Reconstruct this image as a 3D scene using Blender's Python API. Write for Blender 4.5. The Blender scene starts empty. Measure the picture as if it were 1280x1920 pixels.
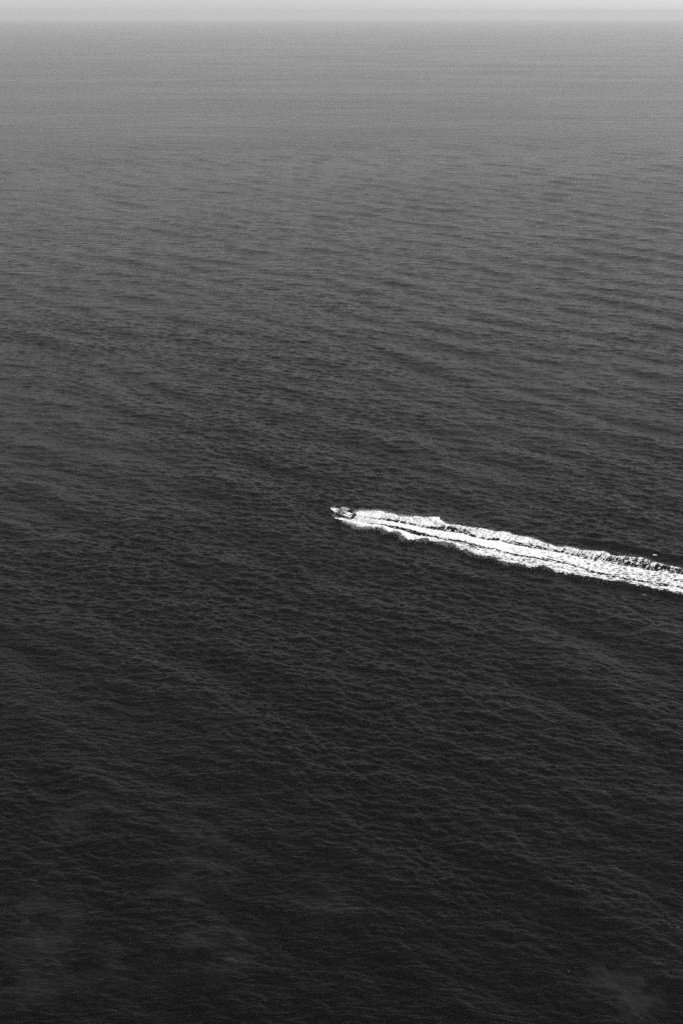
import bpy, bmesh, math, random
import numpy as np
from mathutils import Vector, Matrix

S = bpy.context.scene
C = S.collection
R = math.radians
random.seed(7)

# ---------------------------------------------------------------- camera
CAM_H = 124.0
PITCH = R(19.43)
FPX = 50.0 / 36.0 * 1920.0          # focal length in photograph pixels
cam = bpy.data.cameras.new('camera')
cam.lens = 50.0
cam.sensor_width = 36.0
cam.sensor_fit = 'AUTO'
cam.clip_start = 0.5
cam.clip_end = 200000.0
camo = bpy.data.objects.new('camera', cam)
camo.location = (0, 0, CAM_H)
camo.rotation_euler = (math.pi / 2 - PITCH, 0, 0)
C.objects.link(camo)
S.camera = camo

# ---------------------------------------------------------------- sky and sun
SUN_EL, SUN_ROT = R(46), R(80)
world = bpy.data.worlds.new("World")
S.world = world
world.use_nodes = True
wn = world.node_tree
sky = wn.nodes.new('ShaderNodeTexSky')
sky.sky_type = 'NISHITA'
sky.sun_disc = False
sky.sun_elevation = SUN_EL
sky.sun_rotation = SUN_ROT
sky.dust_density = 0.6
sky.air_density = 0.3
sky.altitude = 120
bw = wn.nodes.new('ShaderNodeRGBToBW')       # the photograph is black and white
wn.links.new(sky.outputs[0], bw.inputs[0])
bg = wn.nodes['Background']
wn.links.new(bw.outputs[0], bg.inputs[0])
bg.inputs[1].default_value = 0.145

sun = bpy.data.lights.new('sun', 'SUN')
sun.energy = 3.9
sun.angle = R(0.5)
sun.color = (1, 1, 1)
suno = bpy.data.objects.new('sun', sun)
sd = Vector((math.sin(SUN_ROT) * math.cos(SUN_EL), math.cos(SUN_ROT) * math.cos(SUN_EL), math.sin(SUN_EL)))
suno.rotation_euler = sd.to_track_quat('Z', 'Y').to_euler()
suno.location = sd * 300
C.objects.link(suno)

vs = S.view_settings
vs.view_transform = 'Standard'
vs.look = 'None'
vs.exposure = 0.3
vs.gamma = 1.0
vs.use_curve_mapping = False
S.cycles.max_bounces = 6
S.cycles.diffuse_bounces = 2
S.cycles.glossy_bounces = 3
S.cycles.transmission_bounces = 4
S.cycles.transparent_max_bounces = 8
S.cycles.volume_bounces = 1
S.cycles.caustics_reflective = False
S.cycles.caustics_refractive = False
S.cycles.sample_clamp_indirect = 3.0
S.cycles.sample_clamp_direct = 2.5
S.cycles.use_denoising = False
S.cycles.denoiser = 'OPENIMAGEDENOISE'

# ---------------------------------------------------------------- helpers
def tag(o, label=None, cat=None, group=None, kind=None):
    if label: o['label'] = label
    if cat: o['category'] = cat
    if group: o['group'] = group
    if kind: o['kind'] = kind
    return o

def link(name, me, mats, parent=None):
    o = bpy.data.objects.new(name, me)
    for m in (mats if isinstance(mats, (list, tuple)) else [mats]):
        me.materials.append(m)
    C.objects.link(o)
    if parent is not None:
        o.parent = parent
    return o

def np_mesh(name, co, quads, smooth=True):
    me = bpy.data.meshes.new(name)
    nv, nf = len(co), len(quads)
    k = quads.shape[1]
    me.vertices.add(nv)
    me.vertices.foreach_set('co', np.ascontiguousarray(co, dtype=np.float32).ravel())
    me.loops.add(nf * k)
    me.loops.foreach_set('vertex_index', np.ascontiguousarray(quads, dtype=np.int32).ravel())
    me.polygons.add(nf)
    me.polygons.foreach_set('loop_start', np.arange(0, nf * k, k, dtype=np.int32))
    me.polygons.foreach_set('loop_total', np.full(nf, k, dtype=np.int32))
    me.polygons.foreach_set('use_smooth', np.full(nf, smooth, dtype=bool))
    me.update(calc_edges=True)
    return me

def unproj(px, py):
    """photograph pixel -> point on the flat sea level"""
    px = np.asarray(px, float); py = np.asarray(py, float)
    cx = px - 640.0
    cy = 960.0 - py
    dy = FPX * math.cos(PITCH) + cy * math.sin(PITCH)
    dz = -FPX * math.sin(PITCH) + cy * math.cos(PITCH)
    t = -CAM_H / dz
    return np.stack([cx * t, dy * t], -1)

def sstep(a, b, x):
    t = np.clip((x - a) / (b - a), 0, 1)
    return t * t * (3 - 2 * t)

# ---------------------------------------------------------------- noise and waves (numpy)
RNG = np.random.default_rng(11)

class VNoise:
    def __init__(self, seed, n=256):
        self.n = n
        self.g = np.random.default_rng(seed).random((n, n))
    def at(self, x, y):
        n = self.n
        xi = np.floor(x).astype(np.int64); yi = np.floor(y).astype(np.int64)
        fx = x - xi; fy = y - yi
        fx = fx * fx * (3 - 2 * fx); fy = fy * fy * (3 - 2 * fy)
        x0 = xi % n; x1 = (xi + 1) % n; y0 = yi % n; y1 = (yi + 1) % n
        g = self.g
        return (g[y0, x0] * (1 - fx) + g[y0, x1] * fx) * (1 - fy) + (g[y1, x0] * (1 - fx) + g[y1, x1] * fx) * fy
    def fbm(self, x, y, octaves=4, gain=0.5):
        s = 0; a = 1; t = 0
        for i in range(octaves):
            s = s + a * self.at(x * 2.03 ** i + 17.3 * i, y * 2.03 ** i + 5.1 * i)
            t += a; a *= gain
        return s / t

def worley(x, y, seed, n=64):
    """distance to the edges between random cells: small on the edges (foam lace)"""
    g = np.random.default_rng(seed).random((n, n, 2))
    xi = np.floor(x).astype(int); yi = np.floor(y).astype(int)
    f1 = np.full(x.shape, 9.0); f2 = np.full(x.shape, 9.0)
    for dx in (-1, 0, 1):
        for dy in (-1, 0, 1):
            p = g[(yi + dy) % n, (xi + dx) % n]
            d = np.hypot(xi + dx + p[..., 0] - x, yi + dy + p[..., 1] - y)
            f2 = np.where(d < f1, f1, np.minimum(f2, d))
            f1 = np.minimum(f1, d)
    return f2 - f1

class Band:
    """one tileable band of wind waves made by inverse FFT"""
    def __init__(self, L, N, lo, hi, crest_deg, spread, slope, p, choppy, seed, rot, mix=None):
        self.L, self.N = L, N
        a = R(crest_deg) - rot
        nx, ny = math.sin(a), math.cos(a)
        k1 = 2 * np.pi * np.fft.fftfreq(N, L / N)
        kx, ky = np.meshgrid(k1, k1)
        k = np.hypot(kx, ky); k[0, 0] = 1
        lam = 2 * np.pi / k
        cs = (kx * nx + ky * ny) / k
        d = np.clip(cs, 0, 1) ** spread
        if mix:
            a2 = R(mix[0]) - rot
            c2 = (kx * math.sin(a2) + ky * math.cos(a2)) / k
            d = d + mix[1] * np.clip(c2, 0, 1) ** mix[2]
        w = sstep(lo * 0.85, lo * 1.15, lam) * (1 - sstep(hi * 0.85, hi * 1.2, lam))
        amp = k ** (-p) * np.sqrt(d + 0.01) * w
        amp[0, 0] = 0
        rg = np.random.default_rng(seed)
        ph = rg.standard_normal((N, N)) + 1j * rg.standard_normal((N, N))
        H = amp * ph
        sx = np.fft.ifft2(1j * kx * H).real; sy = np.fft.ifft2(1j * ky * H).real
        f = slope / math.sqrt((sx ** 2 + sy ** 2).mean())
        self.h = (np.fft.ifft2(H).real * f).astype(np.float32)
        self.dx = (np.fft.ifft2(-1j * kx / k * H).real * f * choppy).astype(np.float32)
        self.dy = (np.fft.ifft2(-1j * ky / k * H).real * f * choppy).astype(np.float32)
        self.c, self.s = math.cos(rot), math.sin(rot)
    def sample(self, x, y):
        # rotate into the tile (rot turns the tile so that repeats do not line up)
        u = (x * self.c - y * self.s) * (self.N / self.L)
        v = (x * self.s + y * self.c) * (self.N / self.L)
        ui = np.floor(u).astype(np.int64); vi = np.floor(v).astype(np.int64)
        fu = (u - ui).astype(np.float32); fv = (v - vi).astype(np.float32)
        n = self.N
        u0 = ui % n; u1 = (ui + 1) % n; v0 = vi % n; v1 = (vi + 1) % n
        w00 = (1 - fu) * (1 - fv); w10 = fu * (1 - fv); w01 = (1 - fu) * fv; w11 = fu * fv
        def b(a):
            return a[v0, u0] * w00 + a[v0, u1] * w10 + a[v1, u0] * w01 + a[v1, u1] * w11
        h = b(self.h); dx = b(self.dx); dy = b(self.dy)
        return h, dx * self.c + dy * self.s, -dx * self.s + dy * self.c

BANDS = [
    #      L      N     lo    hi   crest spread slope  p   chop seed rot
    (Band(1430.0, 1024, 10.0, 34.0, 54, 12, 0.042, 2.3, 1.0, 3, R(17)), 10.0),
    (Band(997.0, 1024, 5.0, 10.0, 24, 4, 0.042, 2.3, 1.0, 13, R(-11), mix=(50, 0.8, 4)), 5.0),
    (Band(409.0, 1024, 2.4, 5.0, 18, 3.0, 0.080, 2.1, 1.15, 5, R(-29), mix=(50, 0.5, 3)), 2.4),
    (Band(197.0, 1024, 1.1, 2.4, 16, 3.0, 0.120, 2.0, 1.15, 6, R(9), mix=(48, 0.4, 3)), 1.1),
    (Band(83.0, 1024, 0.4, 1.1, 14, 2.0, 0.125, 1.9, 1.0, 8, R(41)), 0.4),
]
GUST = VNoise(21)

# ---------------------------------------------------------------- the wake, traced in sea coordinates
P0 = unproj(661.0, 971.0)
P1 = unproj(1280.0, 1090.0)
WU = (P1 - P0) / np.linalg.norm(P1 - P0)          # along the wake, away from the boat
WV = np.array([-WU[1], WU[0]])                    # across the wake, away from the camera
if WV[1] < 0: WV = -WV
def to_uv(x, y):
    dx = x - P0[0]; dy = y - P0[1]
    return dx * WU[0] + dy * WU[1], dx * WV[0] + dy * WV[1]
def curve(pts, ext=0.0):
    p = np.array(pts, float)
    w = unproj(p[:, 0], p[:, 1])
    u, v = to_uv(w[:, 0], w[:, 1])
    o = np.argsort(u); u = u[o]; v = v[o]
    s = (v[-1] - v[-4]) / (u[-1] - u[-4])
    u = np.append(u, u[-1] + 90); v = np.append(v, v[-1] + s * 60)
    return lambda q: np.interp(q, u, v)
cU = curve([(640,963.5),(655,961.5),(667.8,962.7),(687.5,962),(718,963.8),(740,970.4),(753,972),(775,973.6),(797,975.8),(808,975),(818,977.5),(836,986.5),(862.5,991),(881,994),(909,997.5),(929,1001),(943,999.5),(953.4,1001),(964,1006.4),(991,1008),(1008,1013),(1025.6,1019.3),(1040,1023.8),(1062.5,1024.6),(1085,1029),(1105.6,1033.5),(1133.8,1035),(1145,1041.6),(1162,1044),(1199,1049),(1224,1057.5),(1255.6,1063),(1280,1067)])
cUI = curve([(645,966),(672,968),(687,970),(709,972),(722,972.5),(740,976.5),(766,980.5),(792.5,985),(819,989),(851.6,993),(874,997),(891.6,1005.5),(914,1009.8),(936,1011.6),(960,1016.7),(994.7,1019),(1020.5,1027),(1046,1030.5),(1077.5,1037),(1115,1044),(1152.5,1050),(1190,1057.5),(1227.5,1065),(1280,1073)])
cCT = curve([(650,967),(672,969),(687,972.5),(709,975.8),(740,979.5),(766,984),(792.5,989.6),(818.8,994),(849,1000),(865.8,1002),(891.6,1009.8),(914,1012.4),(936,1016),(960,1022),(994.7,1028),(1020.5,1032),(1046,1035.6),(1077.5,1042.5),(1115,1050),(1152.5,1056.6),(1190,1065),(1227.5,1071.6),(1280,1079)])
cCB = curve([(655,974),(672,977),(687,980),(709,982),(731,985.6),(753,990),(775,995.5),(797,1000.5),(818.8,1005),(840,1009.8),(874.4,1016),(908.8,1026),(943,1034.8),(969,1040),(1003,1046),(1029,1049.4),(1060,1056),(1077.5,1060),(1115,1070.6),(1152.5,1077),(1190,1083.8),(1227.5,1091),(1280,1100.6)])
cLT = curve([(655,975),(672,978),(694,983.4),(713.8,986),(740,993),(770.6,1002),(794,1006),(818.8,1010),(851.6,1018),(880,1025),(909,1038),(943,1042.5),(977.5,1048.5),(1012,1054.5),(1046,1063),(1077.5,1069.7),(1115,1079),(1152.5,1082),(1190,1091),(1227.5,1100.6),(1280,1111)])
cLB = curve([(623.4,968),(628,972.7),(637.5,976.5),(645,977.5),(652.5,979.7),(660,983),(668,988),(675,990),(684.4,991),(700,991.5),(716,993),(722,999),(740,999.8),(750,1004),(757,1013),(765,1014),(775,1013.6),(810,1014.5),(829.7,1020.6),(851.6,1025),(880,1037),(891.6,1041.6),(922.5,1047.7),(946.6,1058),(974,1062),(994.7,1067),(1012,1065),(1037.7,1071.7),(1060,1078.6),(1087,1083.8),(1115,1088.4),(1134,1093),(1171,1096),(1199,1102.5),(1227.5,1106),(1255.6,1111.9),(1280,1119)])

def wake_z(x, y):
    u, v = to_uv(x, y)
    m = (u > -12) & (u < 260) & (np.abs(v) < 70)
    z = np.zeros_like(x)
    if not m.any(): return z
    uu = u[m]; vv = v[m]
    f = sstep(0, 12, uu) * (1 - sstep(150, 230, uu))
    dl = vv - cLB(uu)                    # >0 inside
    du = cU(uu) - vv
    mid = 0.5 * (cCT(uu) + cCB(uu))
    zz = 0.30 * np.exp(-((dl - 0.9) / 1.3) ** 2) + 0.26 * np.exp(-((du - 0.9) / 1.3) ** 2)
    zz += 0.20 * np.exp(-((dl - 0.3) / 1.1) ** 2) * sstep(50, 80, uu) - 0.34 * np.exp(-((dl + 2.4) / 1.5) ** 2) + 0.14 * np.exp(-((du + 3.0) / 1.8) ** 2)
    far = sstep(50, 66, uu)
    zz += far * 0.5 * np.exp(-((du + 6.5 + 0.03 * (uu - 60)) / 1.1) ** 2) - far * 0.34 * np.exp(-((du + 3.4) / 1.3) ** 2)
    zz += 0.10 * np.exp(-((vv - mid) / 1.4) ** 2)
    zz -= 0.14 * np.exp(-((vv - 0.5 * (cUI(uu) + cCT(uu))) / 0.9) ** 2) + 0.16 * np.exp(-((vv - 0.5 * (cLT(uu) + cCB(uu))) / 0.9) ** 2)
    z[m] = zz * f
    return z

def calm(x, y):
    """turbulent water inside the wake carries less wind chop"""
    u, v = to_uv(x, y)
    ins = sstep(-1.0, 2.0, v - cLB(np.clip(u, -5, 250))) * sstep(-1.0, 2.0, cU(np.clip(u, -5, 250)) - v)
    return 1 - 0.45 * ins * ((u > -6) & (u < 200))

def sea_point(x, y, spacing=0.0):
    """displaced sea surface for undisturbed position x, y"""
    r2 = x * x + y * y
    z = -r2 / (2 * 7.4e6)
    ox = np.zeros_like(x); oy = np.zeros_like(x)
    g = 0.55 + 0.95 * sstep(0.25, 0.75, GUST.fbm(x / 55.0 + y / 120.0, y / 80.0, 3))
    cm = calm(x, y)
    for i, (b, lo) in enumerate(BANDS):
        w = 1 - sstep(lo * 0.32, lo * 0.75, spacing + 0 * x)
        m = w > 0.001
        if not m.any(): continue
        h, dx, dy = b.sample(x[m], y[m])
        k = w[m] * (g[m] if i > 1 else 1.0) * (cm[m] if i > 1 else 1.0)
        z[m] += h * k; ox[m] += dx * k; oy[m] += dy * k
    z += wake_z(x, y)
    return x + ox, y + oy, z

# ---------------------------------------------------------------- materials
def mat(name, col, rough=0.5, metal=0.0, noise=0.0, nscale=20.0, **kw):
    m = bpy.data.materials.new(name); m.use_nodes = True
    nt = m.node_tree; p = nt.nodes['Principled BSDF']
    p.inputs['Base Color'].default_value = (col, col, col, 1)
    p.inputs['Roughness'].default_value = rough
    p.inputs['Metallic'].default_value = metal
    for k, v in kw.items(): p.inputs[k].default_value = v
    if noise:
        n = nt.nodes.new('ShaderNodeTexNoise'); n.inputs['Scale'].default_value = nscale
        tc = nt.nodes.new('ShaderNodeTexCoord'); nt.links.new(tc.outputs['Object'], n.inputs['Vector'])
        mr = nt.nodes.new('ShaderNodeMapRange')
        mr.inputs['From Min'].default_value = 0.3; mr.inputs['From Max'].default_value = 0.7
        mr.inputs['To Min'].default_value = col * (1 - noise); mr.inputs['To Max'].default_value = min(1, col * (1 + noise))
        nt.links.new(n.outputs['Fac'], mr.inputs['Value'])
        nt.links.new(mr.outputs[0], p.inputs['Base Color'])
    return m

def sea_material():
    m = bpy.data.materials.new('sea water'); m.use_nodes = True
    nt = m.node_tree; N = nt.nodes; L = nt.links
    p = N['Principled BSDF']
    p.inputs['Base Color'].default_value = (0.002, 0.002, 0.002, 1)
    p.inputs['IOR'].default_value = 1.333
    p.inputs['Specular IOR Level'].default_value = 0.25
    geo = N.new('ShaderNodeNewGeometry')
    att = N.new('ShaderNodeAttribute'); att.attribute_name = 'far'
    def mapping(rz, sc):
        mp = N.new('ShaderNodeMapping'); mp.vector_type = 'POINT'
        mp.inputs['Rotation'].default_value = (0, 0, R(rz)); mp.inputs['Scale'].default_value = sc
        L.new(geo.outputs['Position'], mp.inputs['Vector'])
        return mp
    def noise(mp, scale, det, rough=0.55, dist=0.0):
        n = N.new('ShaderNodeTexNoise'); n.noise_dimensions = '3D'
        n.inputs['Scale'].default_value = scale; n.inputs['Detail'].default_value = det
        n.inputs['Roughness'].default_value = rough; n.inputs['Distortion'].default_value = dist
        L.new(mp.outputs[0], n.inputs['Vector'])
        return n
    def math_(op, a, b):
        n = N.new('ShaderNodeMath'); n.operation = op
        for i, v in enumerate((a, b)):
            if isinstance(v, (int, float)): n.inputs[i].default_value = v
            else: L.new(v, n.inputs[i])
        return n.outputs[0]
    # crests run longer than they are wide: coordinates squeezed along the crest
    n1 = noise(mapping(16, (0.42, 1.0, 1.0)), 1.25, 3.0, 0.6, 0.6)      # ripples under a metre
    n2 = noise(mapping(26, (0.35, 1.0, 1.0)), 0.22, 3.0, 0.6, 0.4)      # waves of some metres, far out
    n3 = noise(mapping(8, (0.40, 1.0, 1.0)), 0.045, 3.0, 0.6, 0.3)      # longer groups very far out
    far = att.outputs['Fac']
    h = math_('MULTIPLY', n1.outputs['Fac'], 0.21)
    h2 = math_('MULTIPLY', math_('MULTIPLY', n2.outputs['Fac'], 1.15), math_('MINIMUM', math_('MULTIPLY', far, 1.8), 1.0))
    h3 = math_('MULTIPLY', math_('MULTIPLY', n3.outputs['Fac'], 2.8), math_('MULTIPLY', far, far))
    hh = math_('ADD', math_('ADD', h, h2), h3)
    # gusts and slicks: long streaks of smoother water
    sl = noise(mapping(4, (0.32, 1.0, 1.0)), 0.0055, 9.0, 0.68, 0.6)
    mr = N.new('ShaderNodeMapRange')
    mr.inputs['From Min'].default_value = 0.36; mr.inputs['From Max'].default_value = 0.68
    mr.inputs['To Min'].default_value = 1.15; mr.inputs['To Max'].default_value = 0.76
    L.new(sl.outputs['Fac'], mr.inputs['Value'])
    bp = N.new('ShaderNodeBump')
    bp.inputs['Distance'].default_value = 1.0
    L.new(hh, bp.inputs['Height'])
    L.new(mr.outputs[0], bp.inputs['Strength'])
    L.new(bp.outputs[0], p.inputs['Normal'])
    at2 = N.new('ShaderNodeAttribute'); at2.attribute_name = 'pale_patch'
    L.new(math_('ADD', math_('MULTIPLY', at2.outputs['Fac'], 0.013), 0.0012), p.inputs['Base Color'])  # base colour lifted slightly inside the pale patches
    rr = N.new('ShaderNodeMapRange')
    rr.inputs['To Min'].default_value = 0.075; rr.inputs['To Max'].default_value = 0.14
    L.new(far, rr.inputs['Value'])
    L.new(math_('MULTIPLY', rr.outputs[0], mr.outputs[0]), p.inputs['Roughness'])
    return m

M_SEA = sea_material()
M_FOAM = mat('foam', 0.80, 0.9, noise=0.05, nscale=3.0)
M_BUBBLE = mat('bubbly water', 0.22, 0.35, noise=0.5, nscale=2.5)
M_SPRAY = mat('spray', 0.93, 0.8)
M_WHITE = mat('white gelcoat', 0.88, 0.25, noise=0.05, nscale=3)
M_DECK = mat('pale non slip deck', 0.66, 0.7, noise=0.35, nscale=6)
M_HULL = mat('dark hull paint', 0.012, 0.25, noise=0.3, nscale=4)
M_RUB = mat('rubbing strake', 0.75, 0.4)
M_CANVAS = mat('grey canvas', 0.30, 0.9, noise=0.6, nscale=5)
M_STEEL = mat('stainless steel', 0.7, 0.2, 1.0)
M_BLACK = mat('black engine paint', 0.015, 0.3)
M_GREY = mat('grey metal', 0.25, 0.4, 0.6)
M_CUSH = mat('white vinyl', 0.72, 0.6, noise=0.08)
M_DCUSH = mat('dark vinyl', 0.05, 0.6)
M_GLASS = mat('tinted windscreen', 0.10, 0.05, **{'Transmission Weight': 0.6, 'IOR': 1.45})
M_SKIN = mat('skin', 0.33, 0.6)
M_SHIRT = mat('white shirt', 0.78, 0.9)
M_SHORTS = mat('dark shorts', 0.05, 0.9)
M_HAIR = mat('dark hair', 0.02, 0.7)
M_FEATHER = mat('white feathers', 0.8, 0.9, noise=0.08)
M_WING = mat('grey feathers', 0.32, 0.9, noise=0.2)
M_BEAK = mat('beak', 0.25, 0.5)

# ---------------------------------------------------------------- the sea: one sheet to the horizon
def build_sea():
    fr = 1421.0
    rs = list(np.linspace(0, 105, 22))
    r = 105.0
    while r < 62000:
        foot = (r * r + CAM_H ** 2) / (CAM_H * fr)
        dr = max(0.22 if r > 135 else 0.8, 0.55 * foot)
        dr = min(dr, 400)
        r += dr; rs.append(r)
    rs = np.array(rs)
    th = np.concatenate([np.linspace(-180, -22, 80)[:-1], np.linspace(-22, 22, 1250), np.linspace(22, 180, 80)[1:]])
    th = np.radians(th)
    nr, nt = len(rs), len(th)
    RR, TT = np.meshgrid(rs, th, indexing='ij')
    x = (RR * np.sin(TT)).ravel(); y = (RR * np.cos(TT)).ravel()
    dth = np.gradient(th)
    drr = np.gradient(rs)
    sp = np.maximum((RR * dth[None, :] * 0.9), np.broadcast_to(drr[:, None] * 0.8, RR.shape)).ravel()
    X, Y, Z = sea_point(x, y, sp)
    co = np.stack([X, Y, Z], -1)
    i = np.arange(nr - 1)[:, None] * nt + np.arange(nt - 1)[None, :]
    q = np.stack([i, i + nt, i + nt + 1, i + 1], -1).reshape(-1, 4)
    q = q[:, ::-1]                                       # normals up
    me = np_mesh('sea', co, q)
    far = sstep(0.4, 1.6, sp) * 0.5 + sstep(1.6, 9.0, sp) * 0.5
    # soft pale patches for the water's base colour, broken up by noise
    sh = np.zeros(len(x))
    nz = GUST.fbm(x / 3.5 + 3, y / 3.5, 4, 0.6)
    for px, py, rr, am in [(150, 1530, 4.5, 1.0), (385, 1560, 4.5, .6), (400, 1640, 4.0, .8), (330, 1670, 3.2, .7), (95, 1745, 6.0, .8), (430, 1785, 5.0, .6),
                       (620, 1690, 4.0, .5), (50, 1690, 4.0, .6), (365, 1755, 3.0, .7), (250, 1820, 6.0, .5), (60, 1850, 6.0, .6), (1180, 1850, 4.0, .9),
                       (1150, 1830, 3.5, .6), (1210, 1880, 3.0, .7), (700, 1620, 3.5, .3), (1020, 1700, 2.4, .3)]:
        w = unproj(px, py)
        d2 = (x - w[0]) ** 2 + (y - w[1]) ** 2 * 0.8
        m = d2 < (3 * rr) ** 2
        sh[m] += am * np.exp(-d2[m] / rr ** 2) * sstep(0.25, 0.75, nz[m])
    at2 = me.attributes.new('pale_patch', 'FLOAT', 'POINT')
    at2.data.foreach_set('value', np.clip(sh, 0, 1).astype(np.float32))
    a = me.attributes.new('far', 'FLOAT', 'POINT')
    a.data.foreach_set('value', far.astype(np.float32))
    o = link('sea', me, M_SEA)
    tag(o, kind='structure')
    print('sea verts', len(co))
    return o
build_sea()

# ---------------------------------------------------------------- foam of the wake
def foam_sheet():
    du, dv = 0.11, 0.10
    us = np.arange(-7.5, 205, du)
    vs_ = np.arange(-42, 26, dv)
    U, V = np.meshgrid(us, vs_, indexing='ij')
    lo = cLB(us).min() ; 
    u = U.ravel(); v = V.ravel()
    nA, nB, nC = VNoise(31), VNoise(32), VNoise(33)
    # ragged outlines
    rag = (nA.fbm(u / 2.6, v / 2.6, 4) - 0.5) * 2.6
    ragf = sstep(-6, 10, u)
    tL = v - cLB(u) + rag * (0.35 + 0.65 * ragf)
    tU = cU(u) - v + (nB.fbm(u / 2.2, v / 3.0, 4) - 0.5) * 2.8 * (0.3 + 0.7 * ragf)
    dUI, dCT, dCB, dLT = v - cUI(u), v - cCT(u), v - cCB(u), v - cLT(u)
    age = sstep(5, 90, u)
    # density in each band, blended over a short width
    e = 0.35
    def sm(d, w=e): return sstep(-w, w, d)
    up = sm(dUI); d1 = sm(-dUI) * sm(dCT); ce = sm(-dCT) * sm(dCB); d2 = sm(-dCB) * sm(dLT); lw = sm(-dLT)
    tUr = tU
    # the upper band is bright at its outer edge and breaks up inward
    wU = np.maximum(cU(u) - cUI(u), 0.5)
    rel = np.clip(dUI / wU, 0, 1)
    dens_up = 0.96 - age * (0.36 + 0.26 * (1 - rel)) - 0.12 * sstep(50, 90, u) * (1 - rel)
    dens_up -= 0.22 * sstep(62, 92, u)
    dens_d1 = 0.16 + 0.10 * nC.at(u / 6, v / 2) + 0.25 * (1 - sstep(5, 12, u))
    dens_ce = 1.03 - 0.36 * sstep(22, 84, u)
    dens_d2 = 0.12 + 0.56 * sstep(18, 45, u) - 0.10 * sstep(80, 120, u)
    lb = sstep(0, 3.4, tL)
    dens_lw = 0.98 - sstep(12, 45, u) * (0.30 + 0.18 * lb) - 0.22 * sstep(62, 88, u)
    # smooth dark water just off the lower side of the central strip
    dens_d2 = np.where(u > 30, dens_d2 * (0.3 + 0.7 * sstep(0.3, 1.6, -dCB)), dens_d2)
    dens = up * dens_up + d1 * dens_d1 + ce * dens_ce + d2 * dens_d2 + lw * dens_lw
    front = 1 - sstep(-1.2, 0.4, u)                                            # alongside the boat
    dens = dens * (1 - front) + front * np.where(v < -0.3, 0.97, 0.0)
    dens *= (1 - 0.55 * sstep(120, 200, u))
    edge = np.minimum(tL, tU)
    dens = dens * sstep(-0.12, 0.30 + 0.9 * sstep(30, 110, u), edge)
    # break-up pattern: fine fibrous noise, cells of lace, hatching across the upper band
    fine = nA.fbm(u / 0.24, v / 0.26, 2, 0.6)
    mid = nB.fbm(u / 1.3, v / 0.8, 4, 0.6)
    wx = u + 0.9 * (nC.fbm(u / 1.5, v / 1.5, 2) - 0.5) * 2
    wy = v + 0.9 * (nA.fbm(u / 1.5 + 9, v / 1.5, 2) - 0.5) * 2
    lace = worley(wx / 1.5, wy / 0.9, 4)
    lace2 = worley(wx / 0.8, wy / 0.8, 5)
    hatch = nC.fbm(u / 0.27, v / 1.8 + 0.2 * u, 3, 0.6)
    fibre = nB.fbm(u / 0.9 + 40, v / 0.22 + 0.35 * nA.fbm(u / 1.2, v / 1.2, 2), 3, 0.55)   # threads drawn out along the track
    pat = 0.20 * fine + 0.30 * fibre + 0.22 * mid + 0.16 * np.clip(lace / 0.8, 0, 1) + 0.14 * np.clip(lace2 / 0.8, 0, 1)
    pat_up = 0.42 * fine + 0.22 * mid + 0.36 * hatch
    k = np.clip(up + d1, 0, 1)
    def rank(a):
        t = np.quantile(a[::37], np.linspace(0, 1, 201))
        return np.interp(a, t, np.linspace(0, 1, 201))
    pat = rank(pat); pat_up = rank(pat_up)
    pat = pat * (1 - k) + pat_up * k
    pat_ce = 0.15 * fine + 0.35 * fibre + 0.15 * mid + 0.45 * sstep(0.05, 0.75, lace)
    c2 = ce * sstep(35, 65, u)
    pat = pat * (1 - c2) + rank(pat_ce) * c2
    # thresholds spread over the usual range of the pattern
    thr = dens
    keep = (pat < thr) & (dens > 0.05) & (edge > -0.1)
    keep |= (dens > 0.96) & (edge > 0.0)
    keep &= (u > -5.4) | (dens <= 0)
    keep &= ~((u > -7) & (u < -0.3) & (np.abs(v) < 0.9))
    # a few detached whitecaps beside the wake
    for (px, py, au, av, rt) in [(1226, 1042, 0.6, 0.26, 0), (1206, 1114.5, 0.6, 0.16, 0)]:
        w = unproj(px, py); cu, cv = to_uv(w[0], w[1])
        d = ((u - cu) / au) ** 2 + ((v - cv) / av) ** 2 + (fine - 0.5) * 1.4
        keep |= d < 1
    # half-submerged bubbles: grey aerated water round and between the white patches
    soft = (pat < thr + 0.30 * sstep(0.02, 0.3, dens)) & (dens > 0.04) & (edge > -0.15) & (u > -5.4) & ~((u > -7) & (u < -0.3) & (np.abs(v) < 0.9))
    white = keep.copy()
    keep = keep | soft
    gu, gv = len(us), len(vs_)
    KP = keep.reshape(gu, gv)
    kq = KP[:-1, :-1] & KP[1:, 1:] | (KP[1:, :-1] & KP[:-1, 1:])
    idx = np.arange(gu * gv).reshape(gu, gv)
    ii, jj = np.nonzero(kq)
    q = np.stack([idx[ii, jj], idx[ii + 1, jj], idx[ii + 1, jj + 1], idx[ii, jj + 1]], -1)
    mi = (~white.reshape(gu, gv)[ii, jj]).astype(np.int32)
    used, inv = np.unique(q, return_inverse=True)
    q = inv.reshape(-1, 4)
    uu, vv = u[used], v[used]
    x = P0[0] + uu * WU[0] + vv * WV[0]; y = P0[1] + uu * WU[1] + vv * WV[1]
    X, Y, Z = sea_point(x, y, np.full(len(x), 0.25))
    # foam stands up from the water: lumps, and a higher billowing roll on the edges near the boat
    fresh = 1 - sstep(15, 60, uu)
    ed = np.clip(edge[used], 0, 9)
    roll = np.exp(-((ed - 0.8) / 0.9) ** 2) * (0.10 + 0.38 * fresh)
    lump = 0.05 + 0.22 * (nB.fbm(uu / 0.7, vv / 0.6, 4) ** 1.5) * (0.35 + fresh)
    lump += 0.40 * roll * (nC.fbm(uu / 1.0, vv / 1.0, 3) - 0.3) * 2
    spring = np.exp(-((uu + 3.0) / 3.0) ** 2) * 0.12
    Z = Z + lump + roll * 0.5 + spring
    co = np.stack([X, Y, Z + 0.03], -1)
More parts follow.
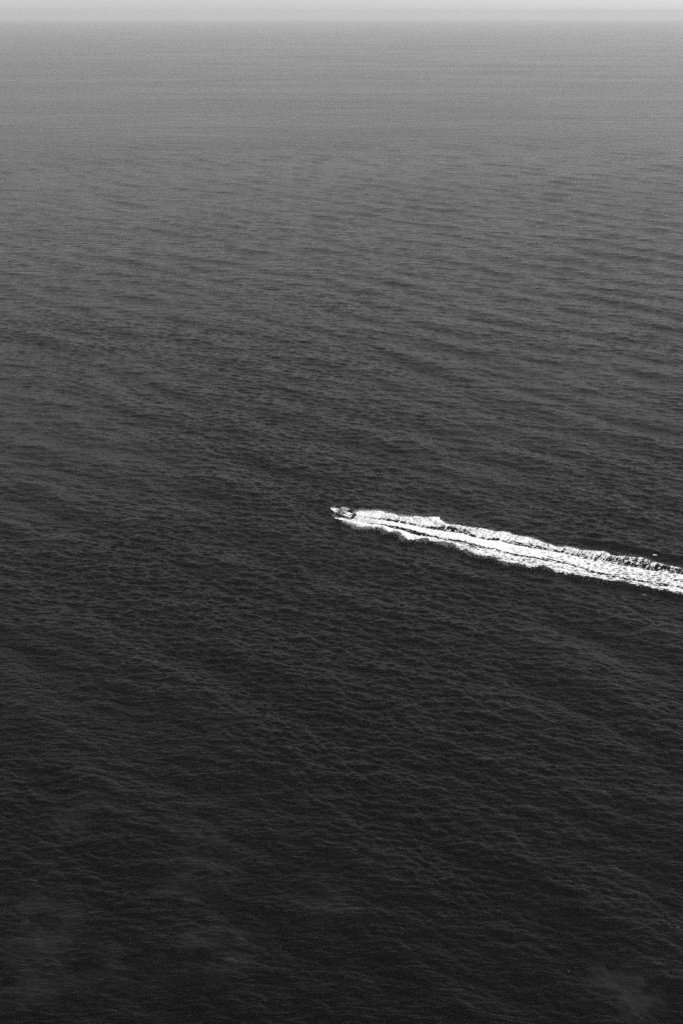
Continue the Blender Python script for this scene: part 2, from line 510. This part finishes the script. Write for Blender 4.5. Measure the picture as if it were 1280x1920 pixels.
    a = co[q[:, 1]] - co[q[:, 0]]; b = co[q[:, 3]] - co[q[:, 0]]
    if np.cross(a, b)[:, 2].mean() < 0: q = q[:, ::-1]
    me = np_mesh('wake_foam', co, q)
    me.polygons.foreach_set('material_index', mi)
    o = link('wake_foam', me, [M_FOAM, M_BUBBLE])
    tag(o, 'long white band of churned foam trailing behind the speeding boat', 'foam', kind='stuff')
    print('foam verts', len(co))
foam_sheet()

def spray_drops():
    rg = np.random.default_rng(5)
    pts = []
    def add(n, u, v, z, s):
        pts.append(np.stack([u, v, z, s], -1))
    # along both edges, thick near the boat
    n = 34000
    u = rg.exponential(26, n) - 1.0; u = u[u < 130]; n = len(u)
    side = rg.random(n) < 0.5
    e = np.where(side, cU(u) - 0.5, cLB(u) + 0.5)
    fr = np.exp(-u / 35)
    v = e + rg.normal(0, 0.75, n)
    z = np.abs(rg.normal(0, 0.13 + 0.26 * fr, n)) + 0.05
    s = rg.uniform(0.012, 0.04, n)
    add(n, u, v, z, s)
    # sheet thrown from the near bow and chine
    n = 5200
    t = rg.random(n)
    u = -4.0 + t * 5.5
    v = -1.25 - rg.random(n) ** 1.3 * (0.3 + 1.5 * t)
    z = rg.random(n) ** 2 * (0.35 - 0.1 * t) + 0.04
    add(n, u, v, z, rg.uniform(0.015, 0.045, n))
    n = 2600
    t = rg.random(n)
    u = -2.6 + t * 4.6
    v = 1.2 + rg.random(n) ** 1.3 * (0.2 + 0.9 * t)
    z = rg.random(n) ** 2 * 0.4 + 0.04
    add(n, u, v, z, rg.uniform(0.015, 0.04, n))
    # plume behind the engines
    n = 3500
    t = rg.random(n)
    u = 0.9 + t * 7; v = rg.normal(0, 0.35 + 0.5 * t, n)
    z = np.abs(rg.normal(0, 0.28, n)) * (1 - 0.5 * t) + 0.05
    add(n, u, v, z, rg.uniform(0.02, 0.05, n))
    P = np.concatenate(pts)
    x = P0[0] + P[:, 0] * WU[0] + P[:, 1] * WV[0]; y = P0[1] + P[:, 0] * WU[1] + P[:, 1] * WV[1]
    X, Y, Z = sea_point(x, y, np.full(len(x), 0.5))
    c = np.stack([X, Y, Z + P[:, 2]], -1)
    oct_ = np.array([(1, 0, 0), (-1, 0, 0), (0, 1, 0), (0, -1, 0), (0, 0, 1), (0, 0, -1)], float)
    f = np.array([(0, 2, 4), (2, 1, 4), (1, 3, 4), (3, 0, 4), (2, 0, 5), (1, 2, 5), (3, 1, 5), (0, 3, 5)])
    st = np.stack([rg.uniform(0.8, 1.8, len(c)), np.ones(len(c)), rg.uniform(0.7, 1.3, len(c))], -1)
    co = (c[:, None, :] + oct_[None] * st[:, None, :] * P[:, 3][:, None, None]).reshape(-1, 3)
    q = (f[None] + (np.arange(len(c)) * 6)[:, None, None]).reshape(-1, 3)
    me = np_mesh('spray', co, q)
    o = link('spray', me, M_SPRAY)
    tag(o, 'fine white droplets of spray thrown up around the boat and its wake', 'spray', kind='stuff')
spray_drops()

# ---------------------------------------------------------------- mesh helpers for the boat
def bm_box(bm, c, s, rz=0.0, ry=0.0, bev=0.0):
    m = Matrix.Translation(c) @ Matrix.Rotation(rz, 4, 'Z') @ Matrix.Rotation(ry, 4, 'Y') @ Matrix.Diagonal((s[0], s[1], s[2], 1))
    r = bmesh.ops.create_cube(bm, size=1.0, matrix=m)
    if bev:
        es = set()
        for v in r['verts']:
            es.update(v.link_edges)
        bmesh.ops.bevel(bm, geom=list(es), offset=bev, segments=3, affect='EDGES', profile=0.6)
def bm_tube(bm, pts, rad, seg=8):
    pts = [Vector(p) for p in pts]
    rings = []
    for i, p in enumerate(pts):
        d = (pts[min(i + 1, len(pts) - 1)] - pts[max(i - 1, 0)]).normalized()
        a = d.orthogonal().normalized() if i == 0 else (rings[-1][1] - d * rings[-1][1].dot(d)).normalized()
        b = d.cross(a)
        rr = rad[i] if isinstance(rad, (list, tuple)) else rad
        rings.append(([bm.verts.new(p + (a * math.cos(t) + b * math.sin(t)) * rr) for t in [2 * math.pi * k / seg for k in range(seg)]], a))
    for (r0, _), (r1, _) in zip(rings, rings[1:]):
        for k in range(seg):
            bm.faces.new((r0[k], r0[(k + 1) % seg], r1[(k + 1) % seg], r1[k]))
    bm.faces.new(rings[0][0][::-1]); bm.faces.new(rings[-1][0])
def bm_loft(bm, sections, closed=False, cap=True):
    rows = [[bm.verts.new(p) for p in s] for s in sections]
    for a, b in zip(rows, rows[1:]):
        n = len(a)
        for k in range(n if closed else n - 1):
            bm.faces.new((a[k], a[(k + 1) % n], b[(k + 1) % n], b[k]))
    if cap:
        bm.faces.new(rows[0][::-1]); bm.faces.new(rows[-1])
    return rows
def done(name, bm, m, parent=None, smooth=False, solid=0.0, sub=0):
    bmesh.ops.remove_doubles(bm, verts=bm.verts, dist=1e-5)
    bmesh.ops.recalc_face_normals(bm, faces=bm.faces)
    me = bpy.data.meshes.new(name)
    bm.to_mesh(me); bm.free()
    if smooth:
        for p in me.polygons: p.use_smooth = True
    o = link(name, me, m, parent)
    if solid:
        md = o.modifiers.new('solid', 'SOLIDIFY'); md.thickness = solid; md.offset = -1
    if sub:
        md = o.modifiers.new('sub', 'SUBSURF'); md.levels = sub; md.render_levels = sub
    return o

# ---------------------------------------------------------------- the motorboat
BL = 6.7
def beam(x):
    t = x / BL
    return 1.16 * (1 - max(0.0, (t - 0.42) / 0.58) ** 2.3) ** 0.62 + 0.0 if t < 1 else 0.0
def beam_s(x):
    t = x / BL
    b = 1.14 + 0.06 * math.sin(min(t, .5) * math.pi)
    if t > 0.45: b *= max(0.0, 1 - ((t - 0.45) / 0.55) ** 2.4) ** 0.72
    return max(b, 0.02)
def sheer(x): return 0.80 + 0.42 * (x / BL) ** 1.8
def keel(x):
    t = x / BL
    return -0.30 + (0.0 if t < 0.6 else 1.25 * ((t - 0.6) / 0.4) ** 2.6)
def chine(x):
    t = x / BL
    return 0.02 + 0.62 * max(0, (t - 0.3) / 0.7) ** 1.8

def build_boat():
    root = bpy.data.objects.new('motorboat', None); C.objects.link(root)
    tag(root, 'open white decked motorboat with dark hull and grey canopy speeding ahead of its foam wake', 'boat')
    xs = [BL * i / 26 for i in range(27)]
    xs[-1] = BL - 0.01
    # hull skin
    bm = bmesh.new()
    secs = []
    for x in xs:
        b = beam_s(x); s = sheer(x); k = min(keel(x), s - 0.05); c = min(chine(x), s - 0.03)
        c = max(c, k + 0.02)
        bc = b * 0.86
        half = [(b, s), (b * 0.97, s * 0.6 + c * 0.4), (bc, c), (bc * 0.5, k + (c - k) * 0.52), (0, k)]
        pts = [(x, yy, zz) for yy, zz in half] + [(x, -yy, zz) for yy, zz in half[-2::-1]]
        secs.append(pts)
    rows = [[bm.verts.new(p) for p in s] for s in secs]
    for a, b_ in zip(rows, rows[1:]):
        for k in range(len(a) - 1): bm.faces.new((a[k], a[k + 1], b_[k + 1], b_[k]))
    bm.faces.new(rows[0]); bm.faces.new(rows[-1])
    hull = done('hull', bm, M_HULL, root, smooth=False, solid=0.03)
    # white rubbing strake round the sheer
    for s in (1, -1):
        bm = bmesh.new()
        sc = []
        for x in xs:
            b = beam_s(x); z = sheer(x)
            sc.append([(x, s * (b + 0.035), z + 0.03), (x, s * (b + 0.035), z - 0.20), (x, s * (b - 0.01), z - 0.205), (x, s * (b - 0.01), z + 0.03)])
        bm_loft(bm, sc, closed=True)
        done('rubbing_strake', bm, M_RUB, hull)
    # gunwale: wide white cap, wider foredeck at the bow
    bm = bmesh.new()
    for s in (1, -1):
        sc = []
        for x in [q for q in xs if q <= 5.35]:
            b = beam_s(x); z = sheer(x) + 0.032
            w = 0.36
            sc.append([(x, s * (b + 0.02), z), (x, s * (b - w), z + 0.025), (x, s * (b - w), z - 0.06), (x, s * (b + 0.02), z - 0.05)])
        bm_loft(bm, sc, closed=True)
    done('gunwale', bm, M_WHITE, root)
    bm = bmesh.new()
    sc = []
    for x in [5.16, 5.3, 5.45, 5.6, 5.8, 6.0, 6.2, 6.4, 6.55, 6.66]:
        b = beam_s(x) + 0.02; z = sheer(x) + 0.034
        sc.append([(x, b, z), (x, b * .5, z + 0.07), (x, 0, z + 0.10), (x, -b * .5, z + 0.07), (x, -b, z), (x, -b * .5, z - 0.04), (x, b * .5, z - 0.04)])
    bm_loft(bm, sc, closed=True)
    fd = done('foredeck', bm, M_WHITE, root)
    bm = bmesh.new(); bm_box(bm, (5.75, 0, sheer(5.75) + 0.16), (0.42, 0.42, 0.05), bev=0.02)
    done('hatch', bm, M_DECK, fd)
    bm = bmesh.new(); bm_tube(bm, [(6.3, 0, 1.2), (6.3, 0, 1.34)], 0.03); bm_tube(bm, [(6.3, -.1, 1.33), (6.3, .1, 1.33)], 0.025)
    done('cleat', bm, M_STEEL, fd)
    # cockpit liner: inner walls and sole
    bm = bmesh.new()
    sole = 0.36
    xi = [0.30] + [q for q in xs if 0.4 < q < 5.3] + [5.3]
    secs = []
    for x in xi:
        w = max(beam_s(x) - 0.34, 0.10); z = sheer(x) + 0.02
        secs.append([(x, w, z), (x, w - 0.05, sole), (x, -(w - 0.05), sole), (x, -w, z)])
    rows = [[bm.verts.new(p) for p in s] for s in secs]
    for a, b_ in zip(rows, rows[1:]):
        for k in range(3): bm.faces.new((a[k], a[k + 1], b_[k + 1], b_[k]))
    bm.faces.new(rows[0]); bm.faces.new(rows[-1])
    done('cockpit_liner', bm, M_DECK, root, solid=0.02)
    # bow seating: a white U of cushions with dark infill
    for s in (1, -1):
        bm = bmesh.new()
        sc = []
        for x in [4.45, 4.7, 4.95, 5.2]:
            w = beam_s(x) - 0.37
            sc.append([(x, s * w, 0.86), (x, s * max(w - 0.38, 0.06), 0.86), (x, s * max(w - 0.38, 0.06), 0.40), (x, s * w, 0.40)])
        bm_loft(bm, sc, closed=True)
        done('bow_seat', bm, M_CUSH, root)
    # console with windscreen, wheel
    bm = bmesh.new()
    prof = [(3.55, 0.37), (4.25, 0.37), (4.22, 0.95), (3.98, 1.38), (3.72, 1.38), (3.52, 1.12)]
    bm_loft(bm, [[(x, yy, z) for x, z in prof] for yy in (-0.46, 0.46)], closed=True)
    co = done('console', bm, M_WHITE, root)
    bm = bmesh.new()
    bm_loft(bm, [[(4.02, -0.45, 1.36), (3.80, -0.45, 1.80), (3.78, -0.45, 1.80), (4.0, -0.45, 1.36)],
                 [(4.12, 0, 1.36), (3.88, 0, 1.86), (3.86, 0, 1.86), (4.10, 0, 1.36)],
                 [(4.02, 0.45, 1.36), (3.80, 0.45, 1.80), (3.78, 0.45, 1.80), (4.0, 0.45, 1.36)]], closed=True)
    done('windscreen', bm, M_GLASS, co)
    bm = bmesh.new()
    ring = [(3.44 + 0.06 * math.cos(t) * 1.0, 0.19 * math.sin(t), 1.2 + 0.19 * math.cos(t)) for t in [2 * math.pi * k / 16 for k in range(17)]]
    bm_tube(bm, ring, 0.018, 6)
    for t in (0.5, 2.6, 4.7): bm_tube(bm, [(3.45, 0, 1.2), (3.44 + .06 * math.cos(t), 0.18 * math.sin(t), 1.2 + 0.18 * math.cos(t))], 0.012, 6)
    bm_tube(bm, [(3.45, 0, 1.2), (3.56, 0, 1.15)], 0.03, 8)
    done('steering_wheel', bm, M_BLACK, co)
    bm = bmesh.new(); bm_box(bm, (4.42, 0, 0.60), (0.36, 0.72, 0.44), bev=0.05); bm_box(bm, (4.28, 0, 0.92), (0.10, 0.70, 0.42), ry=-0.15, bev=0.04)
    done('console_seat', bm, M_CUSH, root)
    # helm seat
    bm = bmesh.new(); bm_box(bm, (2.15, 0, 0.63), (0.55, 1.05, 0.52), bev=0.04)
    hs = done('helm_seat', bm, M_WHITE, root)
    bm = bmesh.new(); bm_box(bm, (2.16, 0, 0.95), (0.58, 1.08, 0.13), bev=0.05); done('cushion', bm, M_CUSH, hs)
    bm = bmesh.new(); bm_box(bm, (1.86, 0, 1.20), (0.12, 1.06, 0.34), ry=-0.12, bev=0.05); done('backrest', bm, M_CUSH, hs)
    # sun pad and stern bench
    bm = bmesh.new(); bm_box(bm, (1.25, 0.05, 0.70), (0.80, 1.30, 0.62), bev=0.06); done('engine_box', bm, M_WHITE, root)
    bm = bmesh.new(); bm_box(bm, (1.22, 0.0, 1.05), (0.74, 1.24, 0.08), bev=0.03); done('sun_pad', bm, M_CUSH, root)
    bm = bmesh.new(); bm_box(bm, (0.52, 0, 0.60), (0.42, 1.72, 0.42), bev=0.04)
    sb = done('stern_bench', bm, M_WHITE, root)
    for yy in (-0.45, 0.45):
        bm = bmesh.new(); bm_box(bm, (0.54, yy, 0.85), (0.36, 0.76, 0.08), bev=0.03); done('cushion', bm, M_DCUSH, sb)
    bm = bmesh.new()
    bm_box(bm, (0.13, 0, 0.70), (0.30, 2.16, 0.32), bev=0.05)
    done('transom', bm, M_WHITE, root)
    for s in (1, -1):
        bm = bmesh.new(); bm_box(bm, (-0.30, s * 0.82, 0.22), (0.62, 0.52, 0.08), bev=0.03); done('swim_platform', bm, M_WHITE, root)
    # canopy on a tubular frame
    bm = bmesh.new()
    nx, ny = 10, 10
    g = []
    for i in range(nx + 1):
        row = []
        for j in range(ny + 1):
            u = i / nx; w = j / ny * 2 - 1
            x = 1.25 + u * 2.25; z = 2.22 + 0.10 * math.sin(u * math.pi) - 0.20 * abs(w) ** 2.4 + 0.02 * math.sin(u * math.pi * 3)
            row.append(bm.verts.new((x, w * 0.98, z)))
        g.append(row)
    for i in range(nx):
        for j in range(ny):
            bm.faces.new((g[i][j], g[i + 1][j], g[i + 1][j + 1], g[i][j + 1]))
    cn = done('canopy', bm, M_CANVAS, root, smooth=True, solid=0.025)
    for a, b in ((1.35, 2.25), (3.40, 2.6), (2.4, 2.45)):
        bm = bmesh.new()
        for s in (1, -1):
            zc = 2.02
            bm_tube(bm, [(b, s * 0.98, 0.88), (a, s * 0.975, zc)], 0.018, 6)
        bm_tube(bm, [(a, -0.975 + 1.95 * t, 2.02 + 0.19 * (1 - abs(2 * t - 1) ** 2.4)) for t in [k / 8 for k in range(9)]], 0.018, 6)
        done('canopy_bow', bm, M_STEEL, cn)
    # bow rail
    bm = bmesh.new()
    for s in (1, -1):
        top = [(x, s * max(beam_s(x) - 0.10, 0.05), sheer(x) + 0.42) for x in (4.2, 4.6, 5.0, 5.4, 5.8, 6.15, 6.4)]
        bm_tube(bm, [(3.95, s * (beam_s(3.95) - 0.1), sheer(3.95) + 0.04)] + top + [(6.52, 0, sheer(6.4) + 0.45)], 0.018, 6)
        for x in (4.6, 5.4, 6.15): bm_tube(bm, [(x, s * max(beam_s(x) - 0.1, 0.05), sheer(x)), (x, s * max(beam_s(x) - 0.10, 0.05), sheer(x) + 0.42)], 0.014, 6)
    done('bow_rail', bm, M_STEEL, root)
    # pennant staff on the foredeck
    bm = bmesh.new(); bm_tube(bm, [(5.6, 0.0, 1.1), (5.58, 0.0, 1.85)], [0.022, 0.016], 6)
    bm_box(bm, (5.60, 0.0, 1.86), (0.16, 0.10, 0.10), bev=0.02)
    done('navigation_light', bm, M_WHITE, root)
    # fender hanging from the near gunwale
    y = beam_s(4.55) + 0.12
    bm = bmesh.new()
    bm_tube(bm, [(4.55, y, 0.98), (4.55, y, 0.92), (4.55, y, 0.85), (4.55, y, 0.45), (4.55, y, 0.36), (4.55, y, 0.32)], [0.03, 0.08, 0.12, 0.12, 0.08, 0.03], 12)
    bm_tube(bm, [(4.55, y, 0.95), (4.53, y - 0.16, 1.06)], 0.015, 5)
    done('fender', bm, M_WHITE, root, smooth=True)
    # two outboards
    for yy in (-0.36, 0.36):
        bm = bmesh.new()
        sc = []
        for z, w, l0, l1 in ((0.70, 0.22, -0.80, -0.12), (0.86, 0.26, -0.95, -0.10), (1.12, 0.27, -1.0, -0.10), (1.36, 0.24, -0.94, -0.14), (1.48, 0.15, -0.80, -0.26)):
            sc.append([((l0 + l1) / 2 + (l1 - l0) / 2 * math.cos(t), yy + w * math.sin(t), z) for t in [2 * math.pi * k / 14 for k in range(14)]])
        bm_loft(bm, sc, closed=True)
        cowl = done('outboard_cowl', bm, M_BLACK, root, smooth=True)
        bm = bmesh.new()
        bm_box(bm, (-0.42, yy, 0.42), (0.26, 0.16, 0.78), bev=0.04)
        bm_box(bm, (-0.20, yy, 0.62), (0.34, 0.22, 0.26), bev=0.03)
        bm_box(bm, (-0.48, yy, -0.08), (0.55, 0.20, 0.03))
        bm_box(bm, (-0.45, yy, -0.34), (0.20, 0.05, 0.52), bev=0.02)
        bm_tube(bm, [(-0.20, yy, -0.38), (-0.28, yy, -0.38), (-0.62, yy, -0.38)], [0.03, 0.07, 0.07], 10)
        done('outboard_leg', bm, M_BLACK, cowl)
        bm = bmesh.new()
        for k in range(3):
            a = 2 * math.pi * k / 3
            ca, sa = math.cos(a), math.sin(a)
            v = [bm.verts.new((-0.66 + dx, yy + rr * ca - ww * sa, -0.38 + rr * sa + ww * ca)) for dx, rr, ww in ((0, .04, -.02), (.04, .15, -.08), (-.02, .19, .02), (-.05, .14, .09), (-.02, .04, .02))]
            bm.faces.new(v)
        bm_tube(bm, [(-0.62, yy, -0.38), (-0.74, yy, -0.38)], [0.06, 0.035], 8)
        done('propeller', bm, M_GREY, cowl, solid=0.012)
    return root
boat = build_boat()
_b = unproj(660.0, 972.0)
_f = unproj(617.0, 963.2)
_h = math.atan2(_f[1] - _b[1], _f[0] - _b[0])
_bz = float(sea_point(np.array([_b[0]]), np.array([_b[1]]), np.array([0.5]))[2][0])
BOAT_LOC = Vector((_b[0], _b[1], _bz + 0.10))
boat.rotation_mode = 'XYZ'
boat.rotation_euler = (0, R(-4.5), _h)
boat.location = BOAT_LOC
print('boat len by px', np.linalg.norm(_f - _b), 'heading', math.degrees(_h), 'loc', BOAT_LOC)

# ---------------------------------------------------------------- the person at the helm
def skin_obj(name, verts, edges, radii, root_i, m, parent, sub=1):
    me = bpy.data.meshes.new(name)
    me.from_pydata(verts, edges, [])
    o = link(name, me, m, parent)
    bpy.context.view_layer.update()
    md = o.modifiers.new('skin', 'SKIN'); md.use_smooth_shade = True; md.branch_smoothing = 0.6
    me.skin_vertices.new(name='s') if hasattr(me.skin_vertices, 'new') and not me.skin_vertices else None
    sv = me.skin_vertices[0].data
    for i, r in enumerate(radii):
        sv[i].radius = (r, r) if not isinstance(r, tuple) else r
        sv[i].use_root = (i == root_i)
    if sub:
        s = o.modifiers.new('sub', 'SUBSURF'); s.levels = sub; s.render_levels = sub
    return o

def build_person(boat):
    root = bpy.data.objects.new('person', None); C.objects.link(root)
    tag(root, 'person in a pale shirt standing at the helm under the grey canopy of the boat', 'person')
    v = []; e = []; r = []
    def add(p, rad, prev=None):
        v.append(p); r.append(rad); i = len(v) - 1
        if prev is not None: e.append((prev, i))
        return i
    pel = add((0, 0, 0.90), (0.145, 0.11))
    ab = add((0.0, 0, 1.06), (0.135, 0.10), pel)
    ch = add((0.02, 0, 1.24), (0.16, 0.11), ab)
    up = add((0.02, 0, 1.37), (0.11, 0.09), ch)
    nk = add((0.03, 0, 1.47), 0.052, up)
    h0 = add((0.05, 0, 1.54), (0.065, 0.075), nk)
    h1 = add((0.05, 0, 1.62), (0.078, 0.095), h0)
    add((0.04, 0, 1.70), (0.06, 0.07), h1)
    for s in (1, -1):
        sh = add((0.02, s * 0.17, 1.36), 0.062, up)
        el = add((0.12, s * 0.24, 1.10), 0.043, sh)
        wr = add((0.33, s * 0.15, 1.10), 0.029, el)
        pa = add((0.40, s * 0.14, 1.11), (0.035, 0.02), wr)
        for k in range(4):
            b0 = add((0.43, s * 0.14 + (k - 1.5) * 0.019, 1.115), 0.0095, pa)
            b1 = add((0.46, s * 0.14 + (k - 1.5) * 0.021, 1.105 - 0.002 * k), 0.009, b0)
            add((0.465 - 0.003 * k, s * 0.14 + (k - 1.5) * 0.021, 1.08), 0.008, b1)
        th = add((0.40, s * 0.14 - s * 0.035, 1.10), 0.011, pa)
        add((0.435, s * 0.14 - s * 0.045, 1.085), 0.009, th)
        hp = add((0.0, s * 0.095, 0.84), 0.088, pel)
        kn = add((0.04, s * 0.13, 0.47), 0.055, hp)
        an = add((-0.02, s * 0.14, 0.09), 0.036, kn)
        he = add((-0.04, s * 0.14, 0.045), 0.036, an)
        add((0.13, s * 0.155, 0.03), (0.042, 0.025), he)
    skin_obj('body', v, e, r, 0, M_SKIN, root, 2)
    # shirt over the torso and upper arms, shorts, hair, nose and ears
    v2 = [(0, 0, 0.93), (0, 0, 1.06), (0.02, 0, 1.24), (0.02, 0, 1.37), (0.02, 0, 1.42)]
    e2 = [(0, 1), (1, 2), (2, 3), (3, 4)]; r2 = [(0.17, 0.135), (0.155, 0.125), (0.178, 0.13), (0.13, 0.105), 0.07]
    for s in (1, -1):
        i = len(v2); v2 += [(0.02, s * 0.175, 1.36), (0.07, s * 0.21, 1.22)]; e2 += [(3, i), (i, i + 1)]; r2 += [0.078, 0.068]
    skin_obj('shirt', v2, e2, r2, 0, M_SHIRT, root, 1)
    v3 = [(0, 0, 0.93), (0, 0, 0.86)]; e3 = [(0, 1)]; r3 = [(0.165, 0.13), (0.155, 0.125)]
    for s in (1, -1):
        i = len(v3); v3 += [(0.01, s * 0.10, 0.76), (0.03, s * 0.12, 0.55)]; e3 += [(1, i), (i, i + 1)]; r3 += [0.105, 0.088]
    skin_obj('shorts', v3, e3, r3, 0, M_SHORTS, root, 1)
    bm = bmesh.new()
    bmesh.ops.create_uvsphere(bm, u_segments=16, v_segments=10, radius=1, matrix=Matrix.Translation((0.025, 0, 1.655)) @ Matrix.Diagonal((0.108, 0.09, 0.095, 1)))
    bmesh.ops.delete(bm, geom=[w for w in bm.verts if w.co.z < 1.62 and w.co.x > 0.03 or w.co.z < 1.57], context='VERTS')
    done('hair', bm, M_HAIR, root, smooth=True, solid=0.008)
    bm = bmesh.new(); bm_tube(bm, [(0.135, 0, 1.64), (0.158, 0, 1.60), (0.14, 0, 1.59)], [0.006, 0.013, 0.01], 6)
    done('nose', bm, M_SKIN, root, smooth=True)
    for s in (1, -1):
        bm = bmesh.new(); bm_box(bm, (0.04, s * 0.088, 1.62), (0.03, 0.012, 0.055), bev=0.004)
        done('ear', bm, M_SKIN, root, smooth=True)
        bm = bmesh.new(); bm_box(bm, (0.138, s * 0.03, 1.635), (0.008, 0.022, 0.012)); done('eye', bm, M_HAIR, root)
    bm = bmesh.new(); bm_box(bm, (0.136, 0, 1.565), (0.008, 0.04, 0.008)); done('mouth', bm, M_HAIR, root)
    M = Matrix.Translation(BOAT_LOC) @ boat.rotation_euler.to_matrix().to_4x4()
    root.location = M @ Vector((3.02, 0.0, 0.385))
    root.rotation_euler = (0, R(-2), _h)
build_person(boat)

# ---------------------------------------------------------------- two seabirds
def bird_body(bm, L=0.46, W=0.07, H=0.075):
    sc = []
    for t, w, z in ((0, .15, .02), (.10, .55, .0), (.3, 1.0, -.01), (.55, .95, 0), (.72, .6, .03), (.80, .42, .06), (.88, .5, .085), (.95, .38, .085), (1.0, .12, .075)):
        sc.append([(L * (t - .5), W * w * math.cos(a), z + H * w * math.sin(a)) for a in [2 * math.pi * k / 12 for k in range(12)]])
    bm_loft(bm, sc, closed=True)
def bird(name_loc, rz, label, flying, scale=1.0):
    root = bpy.data.objects.new('seabird', None); C.objects.link(root)
    tag(root, label, 'bird')
    bm = bmesh.new(); bird_body(bm)
    done('body', bm, M_WING if not flying else M_FEATHER, root, smooth=True)
    bm = bmesh.new(); bm_tube(bm, [(0.22, 0, .078), (0.26, 0, .075), (0.29, 0, .062)], [0.016, .012, .004], 6)
    done('beak', bm, M_BEAK, root)
    for s in (1, -1):
        bm = bmesh.new()
        if flying:
            st = [(0.05, .0, .075, .13), (0.22, .05, .07, .14), (.42, .11, .05, .11), (.60, .07, .02, .06), (.72, .01, -.04, .015)]
            sc = []
            for y, z, xc, c in st:
                sc.append([(xc - c, s * y, z), (xc, s * y, z + .012), (xc + c * .5, s * y, z + .006), (xc, s * y, z - .006)])
            bm_loft(bm, sc, closed=True)
            done('wing', bm, M_FEATHER, root, smooth=True)
        else:
            sc = []
            for t, w in ((0, .03), (.25, .7), (.6, 1.0), (.9, .7), (1, .1)):
                sc.append([(-.24 + .34 * t, s * (.055 + .022 * w * math.cos(a)), .045 + .05 * w * math.sin(a)) for a in [2 * math.pi * k / 8 for k in range(8)]])
            bm_loft(bm, sc, closed=True)
            done('wing', bm, M_WING, root, smooth=True)
    root.location = name_loc
    root.rotation_euler = (0, 0, rz)
    root.scale = (scale,) * 3
    return root
w = unproj(1065.5, 1819.5)
wx, wy, wz = sea_point(np.array([w[0]]), np.array([w[1]]), np.array([0.25]))
bird((float(w[0]), float(w[1]), float(wz[0]) + 0.05), R(110), 'small pale seabird floating on the dark water near the bottom right of the picture', False, 0.55)
_d = 520.0
_px, _py = 994 - 640, 960 - 27
dirv = Vector((_px, FPX * math.cos(PITCH) + _py * math.sin(PITCH), -FPX * math.sin(PITCH) + _py * math.cos(PITCH))).normalized()
bird(Vector((0, 0, CAM_H)) + dirv * _d, R(60), 'tiny pale seabird gliding far off against the haze at the horizon', True, 0.8)

# ---------------------------------------------------------------- haze over the water
HAZE_D = 6.8e-5
bm = bmesh.new()
zb, zt = -62500.0 ** 2 / (2 * 7.4e6) - 4, 136.0
bmesh.ops.create_cube(bm, size=1.0, matrix=Matrix.Translation((0, 0, (zb + zt) / 2)) @ Matrix.Diagonal((126000, 126000, zt - zb, 1)))
hm = bpy.data.materials.new('haze'); hm.use_nodes = True
hn = hm.node_tree
for n in list(hn.nodes):
    if n.type == 'BSDF_PRINCIPLED': hn.nodes.remove(n)
pv = hn.nodes.new('ShaderNodeVolumePrincipled')
pv.inputs['Color'].default_value = (1, 1, 1, 1)
pv.inputs['Density'].default_value = HAZE_D
pv.inputs['Anisotropy'].default_value = 0.15
hn.links.new(pv.outputs[0], hn.nodes['Material Output'].inputs['Volume'])
hz = done('haze', bm, hm)
tag(hz, kind='stuff')
hz['label'] = 'pale haze over the sea that blurs the horizon'
hz['category'] = 'haze'
